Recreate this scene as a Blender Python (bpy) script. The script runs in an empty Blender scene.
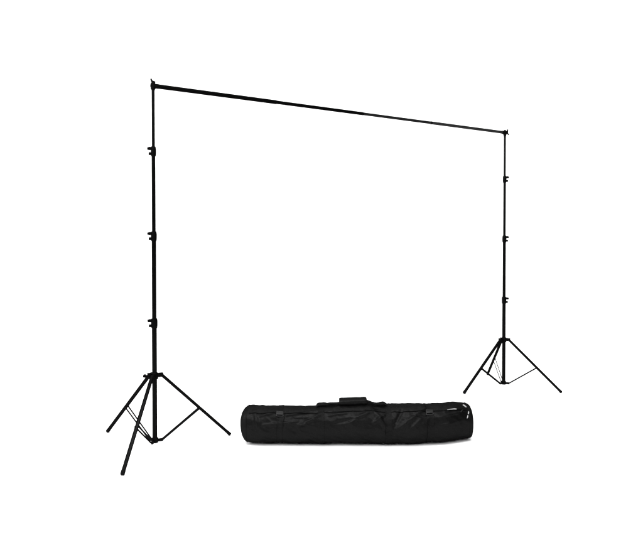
import bpy, bmesh, math
from mathutils import Vector, noise, Matrix

# ---------------------------------------------------------------- camera, world, lamps
S = bpy.context.scene
F, CX, CY, W0, H0 = 593.68, 330.75, 255.87, 643.0, 560.0
PITCH, CAMH = 0.0176, 1.2231
cam_d = bpy.data.cameras.new('camera')
cam = bpy.data.objects.new('camera', cam_d)
S.collection.objects.link(cam)
cam.location = (0, 0, CAMH)
cam.rotation_euler = (math.pi / 2 - PITCH, 0, 0)
cam_d.sensor_width = 36.0
cam_d.lens = F / W0 * 36.0
cam_d.shift_x = -(CX - W0 / 2) / W0
cam_d.shift_y = (CY - H0 / 2) / W0
cam_d.clip_start = 0.05
cam_d.clip_end = 200
S.camera = cam

w = bpy.data.worlds.new('World')
S.world = w
w.use_nodes = True
bg = w.node_tree.nodes['Background']
bg.inputs[0].default_value = (1, 1, 1, 1)
bg.inputs[1].default_value = 0.10


def softbox(name, loc, target, sx, sy, power):
    l = bpy.data.lights.new(name, 'AREA')
    l.shape = 'RECTANGLE'
    l.size, l.size_y, l.energy = sx, sy, power
    o = bpy.data.objects.new(name, l)
    o.location = loc
    o.rotation_euler = (Vector(target) - Vector(loc)).to_track_quat('-Z', 'Y').to_euler()
    S.collection.objects.link(o)


softbox('key_softbox', (-0.6, 0.9, 5.4), (0.0, 3.9, 0.2), 6.0, 2.6, 640)
softbox('left_softbox', (-4.6, -1.2, 3.6), (-0.4, 4.0, 0.6), 2.0, 2.6, 360)
softbox('rim_softbox', (-5.6, 4.6, 1.9), (-1.08, 3.62, 1.0), 1.0, 3.2, 300)
softbox('fill_softbox', (3.8, -1.8, 4.2), (1.2, 4.4, 0.3), 2.4, 2.4, 200)
softbox('overhead_softbox', (0, 5.4, 7.2), (0, 5.4, 0), 10, 5, 420)
softbox('background_softbox', (0, 7.6, 8.6), (0, 12.4, 4.0), 20, 2.5, 1350)

S.view_settings.view_transform = 'Standard'
S.view_settings.look = 'None'
S.view_settings.gamma = 1
S.view_settings.exposure = 0


# ---------------------------------------------------------------- materials
def mat(name, col, rough, spec, bump=None, gloss=None, vary=0.0, vscale=20, weave=None):
    m = bpy.data.materials.new(name)
    m.use_nodes = True
    nt = m.node_tree
    if gloss is None:
        b = nt.nodes['Principled BSDF']
        b.inputs['Base Color'].default_value = (*col, 1)
        b.inputs['Roughness'].default_value = rough
        b.inputs['Specular IOR Level'].default_value = spec
        sinks = [(b.inputs['Base Color'], b.inputs['Roughness'])]
        normals = [b.inputs['Normal']]
    else:
        nt.nodes.remove(nt.nodes['Principled BSDF'])
        di = nt.nodes.new('ShaderNodeBsdfDiffuse')
        gl = nt.nodes.new('ShaderNodeBsdfGlossy')
        ad = nt.nodes.new('ShaderNodeAddShader')
        di.inputs['Color'].default_value = (*col, 1)
        di.inputs['Roughness'].default_value = .8
        gl.inputs['Color'].default_value = (gloss, gloss, gloss, 1)
        gl.inputs['Roughness'].default_value = rough
        nt.links.new(di.outputs[0], ad.inputs[0])
        nt.links.new(gl.outputs[0], ad.inputs[1])
        nt.links.new(ad.outputs[0], nt.nodes['Material Output'].inputs['Surface'])
        sinks = [(di.inputs['Color'], gl.inputs['Roughness'])]
        normals = [di.inputs['Normal'], gl.inputs['Normal']]
    tc = nt.nodes.new('ShaderNodeTexCoord')
    if vary:
        n = nt.nodes.new('ShaderNodeTexNoise')
        n.inputs['Scale'].default_value = vscale
        n.inputs['Detail'].default_value = 6
        nt.links.new(tc.outputs['Object'], n.inputs['Vector'])
        r = nt.nodes.new('ShaderNodeValToRGB')
        r.color_ramp.elements[0].position = 0.3
        r.color_ramp.elements[1].position = 0.7
        r.color_ramp.elements[0].color = (*[c * (1 - vary) for c in col], 1)
        r.color_ramp.elements[1].color = (*[c * (1 + vary) for c in col], 1)
        nt.links.new(n.outputs['Fac'], r.inputs[0])
        nt.links.new(r.outputs[0], sinks[0][0])
        mr = nt.nodes.new('ShaderNodeMapRange')
        mr.inputs['To Min'].default_value = max(rough - .1, .05)
        mr.inputs['To Max'].default_value = min(rough + .12, 1)
        nt.links.new(n.outputs['Fac'], mr.inputs['Value'])
        nt.links.new(mr.outputs[0], sinks[0][1])
    last = None
    if bump:
        for sc, st, dist in bump:
            n = nt.nodes.new('ShaderNodeTexNoise')
            n.inputs['Scale'].default_value = sc
            n.inputs['Detail'].default_value = 4
            nt.links.new(tc.outputs['Object'], n.inputs['Vector'])
            bp = nt.nodes.new('ShaderNodeBump')
            bp.inputs['Strength'].default_value = st
            bp.inputs['Distance'].default_value = dist
            nt.links.new(n.outputs['Fac'], bp.inputs['Height'])
            if last:
                nt.links.new(last.outputs[0], bp.inputs['Normal'])
            last = bp
    if weave:
        wv = nt.nodes.new('ShaderNodeTexWave')
        wv.inputs['Scale'].default_value = weave
        wv.inputs['Distortion'].default_value = 0.4
        wv.bands_direction = 'X'
        nt.links.new(tc.outputs['Object'], wv.inputs['Vector'])
        bp = nt.nodes.new('ShaderNodeBump')
        bp.inputs['Strength'].default_value = 0.35
        bp.inputs['Distance'].default_value = 0.0015
        nt.links.new(wv.outputs['Fac'], bp.inputs['Height'])
        if last:
            nt.links.new(last.outputs[0], bp.inputs['Normal'])
        last = bp
    if last:
        for nn in normals:
            nt.links.new(last.outputs[0], nn)
    return m


M_white = mat('white_paper', (0.88, 0.88, 0.88), 0.9, 0.1)
M_tube = mat('black_anodised_tube', (0.0007, 0.0007, 0.0007), 0.30, 0, gloss=.0026, vary=.2, vscale=40)
M_bar = mat('black_powder_coat', (0.0007, 0.0007, 0.0007), 0.4, 0, gloss=.0012, vary=.2, vscale=40)
M_bar_grey = mat('grey_powder_coat', (0.009, 0.009, 0.009), 0.4, 0, gloss=.012, vary=.25, vscale=30)  # greyest, glossiest tone of the bar, on its right end section
M_bar_dark_grey = mat('dark_grey_powder_coat', (0.005, 0.005, 0.005), 0.4, 0, gloss=.006, vary=.25, vscale=30)  # in-between grey for the third section, paler than the first two
M_plastic = mat('black_plastic', (0.0008, 0.0008, 0.0008), 0.45, 0, gloss=.0020, bump=[(300, .2, .001)])
M_rubber = mat('black_rubber', (0.002, 0.002, 0.002), 0.7, 0, gloss=.003)
M_rod = mat('dark_steel_strip', (0.0025, 0.0025, 0.0025), 0.35, 0, gloss=.003)
M_fabric = mat('black_nylon', (0.0015, 0.0015, 0.0015), 0.45, 0, gloss=.0056, vary=.3, vscale=9,
               bump=[(12, .35, .014), (45, .15, .005), (900, .25, .0006)])
M_web = mat('black_webbing', (0.0018, 0.0018, 0.0018), 0.44, 0, gloss=.0054, weave=220, bump=[(600, .2, .0006)])
M_trim = mat('black_piping', (0.0010, 0.0010, 0.0010), 0.6, 0, gloss=.0016)
M_buckle = mat('dark_grey_plastic', (0.005, 0.005, 0.005), 0.45, 0, gloss=.012)
M_print = mat('white_print', (0.26, 0.26, 0.26), 0.6, 0.1)


# ---------------------------------------------------------------- helpers
def link(name, bm, m, parent=None, smooth=True, sharp=35):
    me = bpy.data.meshes.new(name)
    bmesh.ops.recalc_face_normals(bm, faces=bm.faces)
    bm.to_mesh(me)
    bm.free()
    me.materials.append(m)
    if smooth:
        me.polygons.foreach_set('use_smooth', [True] * len(me.polygons))
        me.set_sharp_from_angle(angle=math.radians(sharp))
    o = bpy.data.objects.new(name, me)
    S.collection.objects.link(o)
    if parent:
        o.parent = parent
    return o


def thing(name, label, cat, loc=(0, 0, 0), group=None):
    o = bpy.data.objects.new(name, None)
    o.empty_display_size = .1
    o.location = loc
    o['label'] = label
    o['category'] = cat
    if group:
        o['group'] = group
    S.collection.objects.link(o)
    return o


def frame(d, up=Vector((0, 0, 1))):
    d = d.normalized()
    if abs(d.dot(up)) > .98:
        up = Vector((1, 0, 0))
    a = d.cross(up).normalized()
    b = a.cross(d).normalized()
    return a, b


def rod(bm, p, q, prof, n=20, up=Vector((0, 0, 1))):
    """lathe along p->q; prof = [(t in metres from p, radius)...]"""
    p, q = Vector(p), Vector(q)
    d = (q - p).normalized()
    a, b = frame(d, up)
    rings = []
    for t, r in prof:
        rings.append([bm.verts.new(p + d * t + (a * math.cos(k * 2 * math.pi / n) + b * math.sin(k * 2 * math.pi / n)) * r)
                      for k in range(n)])
    for i in range(len(rings) - 1):
        for k in range(n):
            bm.faces.new((rings[i][k], rings[i][(k + 1) % n], rings[i + 1][(k + 1) % n], rings[i + 1][k]))
    bm.faces.new(rings[0])
    bm.faces.new(list(reversed(rings[-1])))


def tube(bm, p, q, r, n=20, c=.0015):
    L = (Vector(q) - Vector(p)).length
    rod(bm, p, q, [(0, r - c), (c, r), (L - c, r), (L, r - c)], n)


def bar(bm, p, q, wd, ht, up=Vector((0, 0, 1)), bev=.0):
    """rectangular bar p->q, wd across, ht along up"""
    p, q = Vector(p), Vector(q)
    a, b = frame(q - p, up)
    vs = []
    for e in (p, q):
        for sa, sb in ((-1, -1), (1, -1), (1, 1), (-1, 1)):
            vs.append(bm.verts.new(e + a * sa * wd / 2 + b * sb * ht / 2))
    fs = [bm.faces.new([vs[i] for i in f]) for f in
          ((0, 1, 2, 3), (7, 6, 5, 4), (0, 4, 5, 1), (1, 5, 6, 2), (2, 6, 7, 3), (3, 7, 4, 0))]
    if bev:
        ed = list({e for f in fs for e in f.edges})
        bmesh.ops.bevel(bm, geom=ed, offset=bev, segments=2, affect='EDGES', profile=.6)


def sweep(bm, pts, r, n=10, closed=False):
    rings = []
    N = len(pts)
    for i, p in enumerate(pts):
        d = (pts[(i + 1) % N] - pts[i - 1]) if closed else (pts[min(i + 1, N - 1)] - pts[max(i - 1, 0)])
        a, b = frame(d, Vector((1, 0, 0)) if abs(d.normalized().x) < .9 else Vector((0, 0, 1)))
        rings.append([bm.verts.new(p + (a * math.cos(k * 2 * math.pi / n) + b * math.sin(k * 2 * math.pi / n)) * r) for k in range(n)])
    for i in range(N if closed else N - 1):
        A, B = rings[i], rings[(i + 1) % N]
        for k in range(n):
            bm.faces.new((A[k], A[(k + 1) % n], B[(k + 1) % n], B[k]))
    if not closed:
        bm.faces.new(rings[0]); bm.faces.new(rings[-1])


# ---------------------------------------------------------------- setting: white paper floor and background
def sheet(name, prof, x0, x1):
    bm = bmesh.new()
    a = [bm.verts.new((x0, y, z)) for y, z in prof]
    b = [bm.verts.new((x1, y, z)) for y, z in prof]
    for i in range(len(prof) - 1):
        bm.faces.new((a[i], b[i], b[i + 1], a[i + 1]))
    o = link(name, bm, M_white)
    o['kind'] = 'structure'
    return o


sheet('floor', [(-7, 0), (10, 0)], -16, 16)
R_ = 3.0
sheet('background', [(10 + R_ * math.sin(t), R_ - R_ * math.cos(t)) for t in [k * math.pi / 2 / 24 for k in range(25)]] + [(13, 9)], -16, 16)


# ---------------------------------------------------------------- tripod light stand
HT, ZH, ZB, RF, RH, TJ = 2.2, .4097, .0319, .4685, .0445, .5345
JZ = (.753, 1.281, 1.794)


def make_stand(loc, a0, clamp_a, hub_a, label, ZH):
    t = thing('light_stand', label, 'light stand', (loc[0], loc[1], 0), 'tripod stands that carry the crossbar')
    # telescoping tube, one mesh per section
    secs = [(ZB - .006, JZ[0], .0148), (JZ[0], JZ[1], .0132), (JZ[1], JZ[2], .0112), (JZ[2], 2.182, .0092)]
    for z0, z1, r in secs:
        bm = bmesh.new()
        tube(bm, (0, 0, z0), (0, 0, z1), r, 28)
        link('tube_section', bm, M_tube, t)
    # clamping collars
    ca = Vector((math.cos(clamp_a), math.sin(clamp_a), 0))
    tn = Vector((-ca.y, ca.x, 0))
    for z, (z0, z1, r) in zip(JZ, secs):
        bm = bmesh.new()
        rod(bm, (0, 0, z - .032), (0, 0, z + .1), [(0, r + .0012), (.002, r + .0032), (.016, r + .0046), (.044, r + .0046), (.058, r + .0022), (.060, r - .0015)], 28)
        # the two split ears of the clamp
        for zz, hh in ((z + .014, .019), (z - .017, .017)):
            bar(bm, ca * (r * .6) + Vector((0, 0, zz)), ca * (r + .017) + Vector((0, 0, zz)), .016, hh, bev=.002)
        c = link('clamp_collar', bm, M_plastic, t)
        bm = bmesh.new()   # wing knob on the upper ear
        base = ca * (r + .016) + Vector((0, 0, z + .014))
        rod(bm, base, base + ca, [(0, .0080), (.006, .0078), (.009, .005)], 14)
        for s in (-1, 1):
            bar(bm, base + tn * s * .003 + Vector((0, 0, -.001)), base + tn * s * .012 + ca * .006 - Vector((0, 0, .003)), .005, .012, bev=.0015)
        link('wing_knob', bm, M_plastic, c)
    # upper hub that carries the legs
    bm = bmesh.new()
    rod(bm, (0, 0, ZH - .022), (0, 0, 1), [(0, .0175), (.003, .0215), (.036, .0215), (.042, .0175)], 28)
    dirs = [Vector((math.cos(a0 + k * 2 * math.pi / 3), math.sin(a0 + k * 2 * math.pi / 3), 0)) for k in range(3)]
    for d in dirs:
        s = Vector((-d.y, d.x, 0))
        for e in (-1, 1):
            bar(bm, d * .014 + s * e * .0125 + Vector((0, 0, ZH + .003)), d * .052 + s * e * .0125 + Vector((0, 0, ZH + .003)), .004, .024, bev=.0015)
        tube(bm, d * .0445 - s * .0165 + Vector((0, 0, ZH + .001)), d * .0445 + s * .0165 + Vector((0, 0, ZH + .001)), .005, 12)
    hub = link('leg_hub', bm, M_plastic, t)
    bm = bmesh.new()
    ha = Vector((math.cos(hub_a), math.sin(hub_a), 0))
    ht = Vector((-ha.y, ha.x, 0))
    b0 = Vector((0, 0, ZH + .002))
    rod(bm, b0 + ha * .02, b0 + ha, [(0, .006), (.03, .006), (.031, .011), (.040, .0115), (.043, .009)], 16)
    for s in (-1, 1):
        bar(bm, b0 + ha * .055 + ht * s * .004, b0 + ha * .066 + ht * s * .018, .005, .012, bev=.0015)
    link('hub_knob', bm, M_plastic, hub)
    # lower collar with brace lugs
    bm = bmesh.new()
    rod(bm, (0, 0, ZB - .012), (0, 0, 1), [(0, .012), (.002, .0195), (.028, .0205), (.032, .0165)], 28)
    for d in dirs:
        bar(bm, d * .014 + Vector((0, 0, ZB + .002)), d * .049 + Vector((0, 0, ZB + .002)), .012, .018, bev=.002)
    link('brace_collar', bm, M_plastic, t)
    # legs, feet, braces
    for d in dirs:
        s = Vector((-d.y, d.x, 0))
        top = d * RH + Vector((0, 0, ZH))
        foot = d * RF + Vector((0, 0, .008))
        u = (foot - top).normalized()
        bm = bmesh.new()
        n_up = u.cross(s).normalized()
        bar(bm, top - u * .012, foot - u * .02, .0195, .0195, n_up, bev=.005)
        leg = link('leg', bm, M_tube, t)
        bm = bmesh.new()
        bar(bm, foot - u * .026, foot + u * .005, .0212, .0212, n_up, bev=.006)
        link('rubber_foot', bm, M_rubber, leg)
        j = top.lerp(d * RF, TJ)
        bm = bmesh.new()
        tube(bm, j - s * .0145, j + s * .0145, .0055, 12)
        link('pivot_bolt', bm, M_plastic, leg)
        e = d * .043 + Vector((0, 0, ZB + .002))
        bm = bmesh.new()
        for k in (-1, 1):
            off = s * k * .0118
            offl = s * k * .0088
            bar(bm, j + off, e + offl, .0045, .0100, Vector((0, 0, 1)), bev=.0012)
        link('brace', bm, M_rod, t)
    # top spigot
    bm = bmesh.new()
    rod(bm, (0, 0, 2.160), (0, 0, 3), [(0, .0100), (.003, .0118), (.012, .0118), (.014, .008), (.054, .008), (.056, .006)], 20)
    link('spigot', bm, M_plastic, t)
    return t, ca


PL, PR = Vector((-1.0721, 3.5994, 0)), Vector((1.496, 5.1172, 0))
R = math.radians
make_stand(PL, R(-94.23), R(200), R(195),
           'nearer black tripod light stand, left of the carry bag, holding the crossbar', .430)
make_stand(PR, R(-28.19), R(-25), R(60),
           'farther black tripod light stand, right of the carry bag, holding the crossbar', .4085)

# ---------------------------------------------------------------- crossbar
ZBAR = 2.192
A = Vector((PL.x, PL.y, ZBAR - .006)); B = Vector((PR.x, PR.y, ZBAR))
u = (B - A).normalized(); L = (B - A).length
side = Vector((-u.y, u.x, 0))
cb = thing('crossbar', 'long black telescoping crossbar spanning the tops of both tripod stands', 'crossbar', A)
fr = (0, .275, .51, .728, 1)
rad = (.0138, .0120, .0108, .0122)
for i in range(4):
    bm = bmesh.new()
    s0 = fr[i] * L + (.012 if i == 0 else 0)
    s1 = fr[i + 1] * L - (.012 if i == 3 else 0)
    tube(bm, u * s0, u * s1, rad[i], 24)
    sec = link('bar_section', bm, (M_bar, M_bar, M_bar_dark_grey, M_bar_grey)[i], cb)
    if i:
        bm = bmesh.new()   # swaged rim where two sections meet
        rr = max(rad[i], rad[i - 1]) + .0002
        rod(bm, u * (s0 - .012), u * s0, [(0, rr - .001), (.001, rr), (.011, rr), (.012, rr - .001)], 24)
        link('joint_rim', bm, M_bar, sec)
for s, sg in ((0, 1), (L, -1)):
    bm = bmesh.new()       # end fitting dropped over the stand's spigot
    c = u * s
    rod(bm, c - u * .015, c + u, [(0, .010), (.003, .0138), (.046, .0150), (.050, .0135)] if sg > 0 else
        [(-.02, .0125), (-.016, .0148), (.031, .0148), (.034, .010)], 20)
    rod(bm, c + Vector((0, 0, -.02)), c + Vector((0, 0, 1)), [(0, .013), (.002, .0148), (.034, .0148), (.036, .013)], 20)
    e = link('end_fitting', bm, M_plastic, cb)
    bm = bmesh.new()
    if sg > 0:             # wing nut standing on the spigot
        b0 = c + Vector((0, 0, .016))
        rod(bm, b0, b0 + Vector((0, 0, 1)), [(0, .008), (.010, .0075), (.014, .005)], 14)
        for k, hgt in ((-1, .026), (1, .011)):
            bar(bm, b0 + u * k * .004 + Vector((0, 0, .003)), b0 + u * k * .013 + Vector((0, 0, hgt)), .010, .010, Vector((0, 1, 0)), bev=.003)
            rod(bm, b0, b0 + u * k * .006 + Vector((0, 0, hgt * .6)), [(0, .011), (hgt * .6, .006)], 12)
    else:                  # wing nut screwed on the bar's outer end
        b0 = c + u * .014
        rod(bm, b0, b0 + u, [(0, .0055), (.013, .0055), (.014, .007), (.021, .006)], 14)
        for k in (-1, 1):
            bar(bm, b0 + u * .017 + Vector((0, 0, k * .003)), b0 + u * (.019 if k > 0 else .032) + Vector((0, 0, .031 if k > 0 else -.016)), .009, .010, side, bev=.002)
    link('wing_nut', bm, M_plastic, e)

# ---------------------------------------------------------------- carry bag
YB = 3.682


def interp(tab, x):
    if x <= tab[0][0]: return tab[0][1]
    for (a, va), (b, vb) in zip(tab, tab[1:]):
        if x <= b:
            k = (x - a) / (b - a)
            return va + (vb - va) * k
    return tab[-1][1]


# measured profile of the bag (station along its length -> upper / lower outline)
TOP = [(249, 405.3), (300, 405.9), (315, 405.8), (321, 404.7), (340, 403.6), (355, 402.6), (366, 402.3), (374, 403.5), (385, 403.9), (400, 403.6), (430, 402.8), (455, 402.4), (466, 403.0)]
BOT = [(249, 441.8), (262, 442.8), (300, 443), (410, 443), (430, 442.2), (445, 441.3), (456, 439.8), (466, 438)]
XA, XB = 248.5, 466.0        # stations of the end seams


def yaxis(px):   # the bag lies on the floor all along and bends away from the camera at its right end
    t = 0
    for k in (-6, -3, 0, 3, 6):
        ab = math.atan((interp(BOT, min(max(px, 256), 466) + k) - CY) / F) + PITCH
        t += CAMH / math.tan(ab) + .108 * math.tan(ab / 2)
    return t / 5


def wx(px): return (px - CX) / F * (yaxis(px) * math.cos(PITCH) + (CAMH - .11) * math.sin(PITCH))


def section(px):
    at = math.atan((interp(TOP, px) - CY) / F) + PITCH
    ab = math.atan((interp(BOT, px) - CY) / F) + PITCH
    m, h = (at + ab) / 2, (ab - at) / 2
    Y = yaxis(px)
    return CAMH - Y * math.tan(m), math.sin(h) * Y / math.cos(m)


def gauss(v, s): return math.exp(-v * v / (2 * s * s))


# folds: (station0, angle0, station1, angle1, width, height) in the bag's own surface coordinates
FOLDS = [(392, -10, 424, 62, 3.0, .0065), (402, -18, 418, 25, 2.2, .005), (384, 0, 372, 60, 2.6, .006), (392, 5, 401, 58, 2.4, -.006),
         (350, 18, 372, 52, 3.0, .006), (372, 15, 384, 42, 2.2, .006), (300, 8, 322, 48, 3.2, .007), (260, 0, 256, 62, 2.6, .006),
         (266, 12, 298, 24, 2.4, .005), (262, 40, 276, 52, 2.0, .005), (283, 16, 312, 12, 3, .005), (330, 40, 352, 46, 2.4, .005),
         (335, 15, 360, 28, 2.6, -.005), (436, 28, 458, 42, 2.2, .005), (437, 5, 452, 12, 2.6, .004), (410, 40, 424, 30, 2.0, -.005),
         (288, 44, 318, 60, 2.2, .005), (298, 30, 318, 34, 2.0, -.004), (442, 48, 462, 58, 1.8, .004), (365, -5, 400, -14, 3, .004)]


def wrinkle(px, th):
    d = math.degrees(th)
    v = 0
    for a, ta, b, tb, wd, hg in FOLDS:
        ax, ay, bx, by = a, ta * .55, b, tb * .55
        x, y = px, d * .55
        L2 = (bx - ax) ** 2 + (by - ay) ** 2
        k = max(0, min(1, ((x - ax) * (bx - ax) + (y - ay) * (by - ay)) / L2))
        dist = math.hypot(x - ax - k * (bx - ax), y - ay - k * (by - ay))
        if dist < wd * 3.5:
            v += 1.5 * hg * gauss(dist, wd * .62) * (0.35 + 0.65 * math.sin(math.pi * (k * .8 + .1)))
    p = Vector((px * .035, math.cos(th) * 1.1, math.sin(th) * 1.1))
    v += .007 * noise.noise(p * 1.3)
    q = Vector((px * .09 + math.sin(th) * 1.6, math.cos(th) * 1.2, math.sin(th) * 2.2))
    v += .0065 * (0.5 - abs(noise.noise(q + Vector((7, 3, 1))))) - .0015
    v += .0016 * noise.noise(q * 3.1)
    # the cloth pulls in under the two compression straps and at the end seams
    for c in (281, 427):
        v -= .0035 * gauss(px - c, 3.4)
    v *= min(1, .5 + min(px - XA, XB - px) / 12) if XA <= px <= XB else .5
    return v


def surf(px, th, off=0.0, shrink=1.0):
    c, r = section(min(max(px, XA), XB))
    r = r * shrink + (wrinkle(px, th) + off) * min(1, shrink)
    co, si = math.cos(th), math.sin(th)
    ex = 2 / 2.25
    y = -math.copysign(abs(co) ** ex, co) * r * 1.04
    z = c + math.copysign(abs(si) ** ex, si) * r
    if shrink < 1 and px < 300:
        z += (1 - shrink) * .016
    zmin = .0035
    if z < zmin + .014:     # the cloth settles flat on the paper
        z = zmin + .014 * math.exp(-(zmin + .014 - z) / .014)
    return Vector((wx(px), y + yaxis(px) - YB, z))


bag = thing('carry_bag', 'long black nylon carry bag with top handle lying on the white floor between the stands', 'bag', (0, YB, 0))
NA = 160
bm = bmesh.new()
st = [(px, 1.0) for px in [XA + (XB - XA) * i / 420 for i in range(421)]]
capL = [(248.0, .985), (247.0, .955), (245.8, .90), (244.4, .81), (243.1, .69), (242.0, .54), (241.2, .34), (241.0, .1)]
capR = [(467, .99), (468.2, .965), (469.4, .91), (470.2, .80), (470.7, .62), (471.0, .42), (471.1, .22), (471.2, .08)]
st = list(reversed(capL)) + st + capR
rings = []
for px, sh in st:
    rings.append([bm.verts.new(surf(px, k * 2 * math.pi / NA, 0, sh)) for k in range(NA)])
for i in range(len(rings) - 1):
    for k in range(NA):
        bm.faces.new((rings[i][k], rings[i][(k + 1) % NA], rings[i + 1][(k + 1) % NA], rings[i + 1][k]))
bm.faces.new(rings[0]); bm.faces.new(rings[-1])
body = link('bag_body', bm, M_fabric, bag, sharp=80)

for px in (XA, XB):
    bm = bmesh.new()
    sweep(bm, [surf(px, k * 2 * math.pi / 90, -.0004) for k in range(90)], .0027, 10, True)
    link('piping', bm, M_web, bag)


def band(name, m, f, u0, u1, nu, v0, v1, nv, off, thick=.0016, parent=None):
    """a strip of webbing that follows the bag; f(u, v) -> (station, angle)"""
    bm = bmesh.new()
    g = {}
    for i in range(nu + 1):
        for j in range(nv + 1):
            px, th = f(u0 + (u1 - u0) * i / nu, v0 + (v1 - v0) * j / nv)
            g[i, j, 1] = bm.verts.new(surf(px, th, off))
            g[i, j, 0] = bm.verts.new(surf(px, th, off - thick - .002))
    for i in range(nu):
        for j in range(nv):
            bm.faces.new((g[i, j, 1], g[i + 1, j, 1], g[i + 1, j + 1, 1], g[i, j + 1, 1]))
            bm.faces.new((g[i, j, 0], g[i, j + 1, 0], g[i + 1, j + 1, 0], g[i + 1, j, 0]))
    for i in range(nu):
        for j in (0, nv):
            bm.faces.new((g[i, j, 0], g[i + 1, j, 0], g[i + 1, j, 1], g[i, j, 1]))
    for j in range(nv):
        for i in (0, nu):
            bm.faces.new((g[i, j, 0], g[i, j + 1, 0], g[i, j + 1, 1], g[i, j, 1]))
    return link(name, bm, m, parent or bag, sharp=50)


rad_ = math.radians
# zip tape and coil running the length of the bag
zp = band('zip', M_trim, lambda a, b: (a, b), XA + 2, XB - 2, 300, rad_(48.5), rad_(51.5), 3, .0008)
bm = bmesh.new()
sweep(bm, [surf(XA + 3 + (XB - XA - 6) * i / 400, rad_(50), .0012 + .0004 * (i % 2)) for i in range(401)], .0011, 6)
link('zip_coil', bm, M_trim, zp)
# compression straps round the bag, each with a plastic buckle
for c, th0, nm in ((281, 46, 0), (427, 44, 1)):
    s = band('strap', M_web, lambda a, b, c=c: (c + a, b), -2.6, 2.6, 4, rad_(-70), rad_(215), 110, .0025)
    tl = band('strap_tail', M_web, lambda a, b, c=c: (c + 1.0 + a + (b - rad_(10)) * 2.0, b), -2.3, 2.3, 4, rad_(6), rad_(th0 - 5), 14, .0062, parent=s)
    bm = bmesh.new()
    P = lambda da, dt, o: surf(c + da, rad_(th0 + dt), o)
    # ladder buckle: two side rails and three crossbars
    for sgn in (-1, 1):
        bar(bm, P(sgn * 3.3, -7, .006), P(sgn * 2.9, 8, .007), .006, .007, Vector((0, -.6, .8)), bev=.0015)
    for dt, wd in ((-7, .005), (2, .020), (8, .0055)):
        bar(bm, P(-3.3, dt, .0075), P(3.3, dt, .0075), wd, .007, Vector((0, -.6, .8)), bev=.0018)
    bmesh.ops.recalc_face_normals(bm, faces=bm.faces)
    link('buckle', bm, M_buckle, s)

# handle straps sewn over the top and the padded grip that joins them
for c0, c1 in ((318, 324.5), (384, 390)):
    band('handle_strap', M_web, lambda a, b, c0=c0, c1=c1: (a, b), c0, c1, 6, rad_(-72), rad_(200), 110, .0022)
bm = bmesh.new()


def path_strip(bm, pts, wd, th):
    """flat strap through (x,z) points, wd in depth"""
    n = len(pts)
    rg = []
    for i, p in enumerate(pts):
        d = (pts[min(i + 1, n - 1)] - pts[max(i - 1, 0)]).normalized()
        nn = Vector((-d.z, 0, d.x))
        sp = [(-1, -.5), (-1, .5), (-.9, 1), (.9, 1), (1, .5), (1, -.5), (.9, -1), (-.9, -1)]
        rg.append([bm.verts.new(p + Vector((0, a * wd / 2, 0)) + nn * b * th / 2) for a, b in sp])
    for i in range(n - 1):
        for k in range(8):
            bm.faces.new((rg[i][k], rg[i][(k + 1) % 8], rg[i + 1][(k + 1) % 8], rg[i + 1][k]))
    bm.faces.new(rg[0]); bm.faces.new(rg[-1])


def topz(py):   # height above the floor of an outline height measured over the bag's ridge
    return CAMH - (YB - .03) * math.tan(math.atan((py - CY) / F) + PITCH)


def smooth_path(pts, n=8):
    out = []
    for i in range(len(pts) - 1):
        p0, p1, p2, p3 = pts[max(i - 1, 0)], pts[i], pts[i + 1], pts[min(i + 2, len(pts) - 1)]
        for k in range(n):
            t = k / n
            out.append(.5 * ((2 * p1) + (p2 - p0) * t + (2 * p0 - 5 * p1 + 4 * p2 - p3) * t * t + (3 * p1 - p0 - 3 * p2 + p3) * t ** 3))
    out.append(pts[-1])
    return out


hp = [(316.5, 406.2), (318, 404.9), (321, 404.6), (324, 404.3), (327, 403.9), (330, 403.5), (334, 403.4), (338, 403.2), (343, 402.2), (353, 401.6), (362, 401.0),
      (366, 400.6), (369, 401.4), (373, 402.9), (377, 403.7), (381, 403.8), (384, 403.6), (386.5, 405.2)]
pts = smooth_path([Vector((wx(a), -.03, topz(b))) for a, b in hp])
path_strip(bm, pts, .030, .006)
hs = link('handle', bm, M_web, bag, sharp=40)
# second handle loop lying a little behind the first
bm = bmesh.new()
pts = smooth_path([Vector((wx(a), .012, topz(b + (3.0 if 365 < a < 372 else 1.6 if 326 < a < 381 else .6)))) for a, b in hp])
path_strip(bm, pts, .028, .007)
link('handle', bm, M_web, bag, sharp=40)
# grip: padded wrap closed round both straps
bm = bmesh.new()
rg = []
for i in range(33):
    k = i / 32
    px = 339 + 27.5 * k
    zc = (topz(399.3 - 1.1 * k) + topz(405.4 - 0.5 * k)) / 2
    hz = (topz(399.3 - 1.1 * k) - topz(405.4 - .5 * k)) / 2
    puff = .90 + .10 * min(1, min(k, 1 - k) * 14)
    puff *= 1 + .05 * noise.noise(Vector((k * 6, 0, 3)))
    row = []
    for j in range(40):
        a = j * 2 * math.pi / 40
        co, si = math.cos(a), math.sin(a)
        row.append(bm.verts.new((wx(px), -.012 + math.copysign(abs(co) ** .6, co) * .043 * puff,
                                 zc + math.copysign(abs(si) ** .6, si) * hz * puff)))
    rg.append(row)
for i in range(32):
    for j in range(40):
        bm.faces.new((rg[i][j], rg[i][(j + 1) % 40], rg[i + 1][(j + 1) % 40], rg[i + 1][j]))
bm.faces.new(rg[0]); bm.faces.new(rg[-1])
grip = link('handle_grip', bm, M_fabric, hs, sharp=60)
bm = bmesh.new()
for k in (340.0, 365.5):
    pass
sweep(bm, [Vector((wx(339.6 + 26.2 * i / 20), -.056, topz(403.2 - .8 * i / 20))) for i in range(21)], .0016, 6)
link('grip_seam', bm, M_trim, grip)


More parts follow.
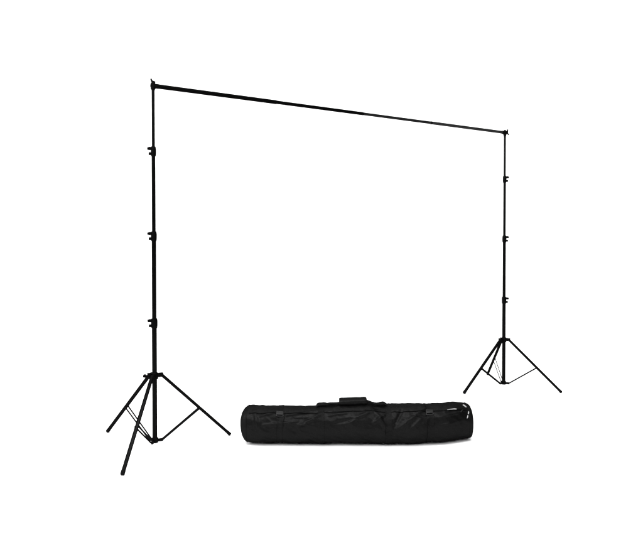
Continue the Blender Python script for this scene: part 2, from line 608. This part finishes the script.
# white print near the right end: a thin tapering stroke and two broken curved strokes
def stroke(pts, name, px_off=0):
    bm = bmesh.new()
    top, low, tt, ll = [], [], [], []
    n = len(pts)
    for i, (px, ty, hw) in enumerate(pts):
        a = pts[min(i + 1, n - 1)]; b = pts[max(i - 1, 0)]
        dx, dy = a[0] - b[0], a[1] - b[1]
        l = math.hypot(dx, dy) or 1
        nx, ny = -dy / l * hw * .62, dx / l * hw * .62
        for sgn, lst, off in ((1, top, .0042), (-1, low, .0042), (1, tt, .0005), (-1, ll, .0005)):
            X, Y = px + sgn * nx, ty + sgn * ny
            lst.append(bm.verts.new(surf(X, ang(X, Y), off, shr(X))))
    for i in range(n - 1):
        bm.faces.new((top[i], top[i + 1], low[i + 1], low[i]))
        bm.faces.new((tt[i], ll[i], ll[i + 1], tt[i + 1]))
        bm.faces.new((top[i], tt[i], tt[i + 1], top[i + 1]))
        bm.faces.new((low[i], low[i + 1], ll[i + 1], ll[i]))
    bm.faces.new((top[0], low[0], ll[0], tt[0])); bm.faces.new((top[-1], tt[-1], ll[-1], low[-1]))
    return link(name, bm, M_print, bag, smooth=False)


def shr(px): return 1.0


def ang(px, py):
    """surface angle that is seen at outline height py on station px"""
    lo, hi = rad_(-60), rad_(95)
    for _ in range(40):
        m = (lo + hi) / 2
        p = surf(px, m, .004)
        z, y = p.z - CAMH, p.y + YB
        d = y * math.cos(PITCH) - z * math.sin(PITCH)
        v = z * math.cos(PITCH) + y * math.sin(PITCH)
        if CY - F * v / d > py: lo = m
        else: hi = m
    return (lo + hi) / 2


stroke([(444.5, 409.7, .08), (447.5, 409.2, .28), (450, 408.95, .5), (452.4, 408.85, .62), (453.8, 408.9, .35)], 'printed_mark')
stroke([(461.6, 404.7, .45), (462.6, 405.3, .8), (463.6, 406.2, .75), (464.3, 407.0, .4)], 'printed_mark')
stroke([(465.3, 411.4, .5), (465.3, 412.3, .8), (464.9, 413.4, .75), (464.5, 414.2, .35)], 'printed_mark')
stroke([(464.1, 415.2, .4), (463.9, 416.3, .75), (463.5, 417.4, .7), (463.1, 418.3, .35)], 'printed_mark')
# zip puller hanging at the right end
bm = bmesh.new()
a, b = surf(459.5, rad_(50), .006), surf(457.2, rad_(40), .006)
bar(bm, a, b, .006, .002, Vector((0, -.7, .7)), bev=.0007)
link('zip_puller', bm, M_buckle, zp)
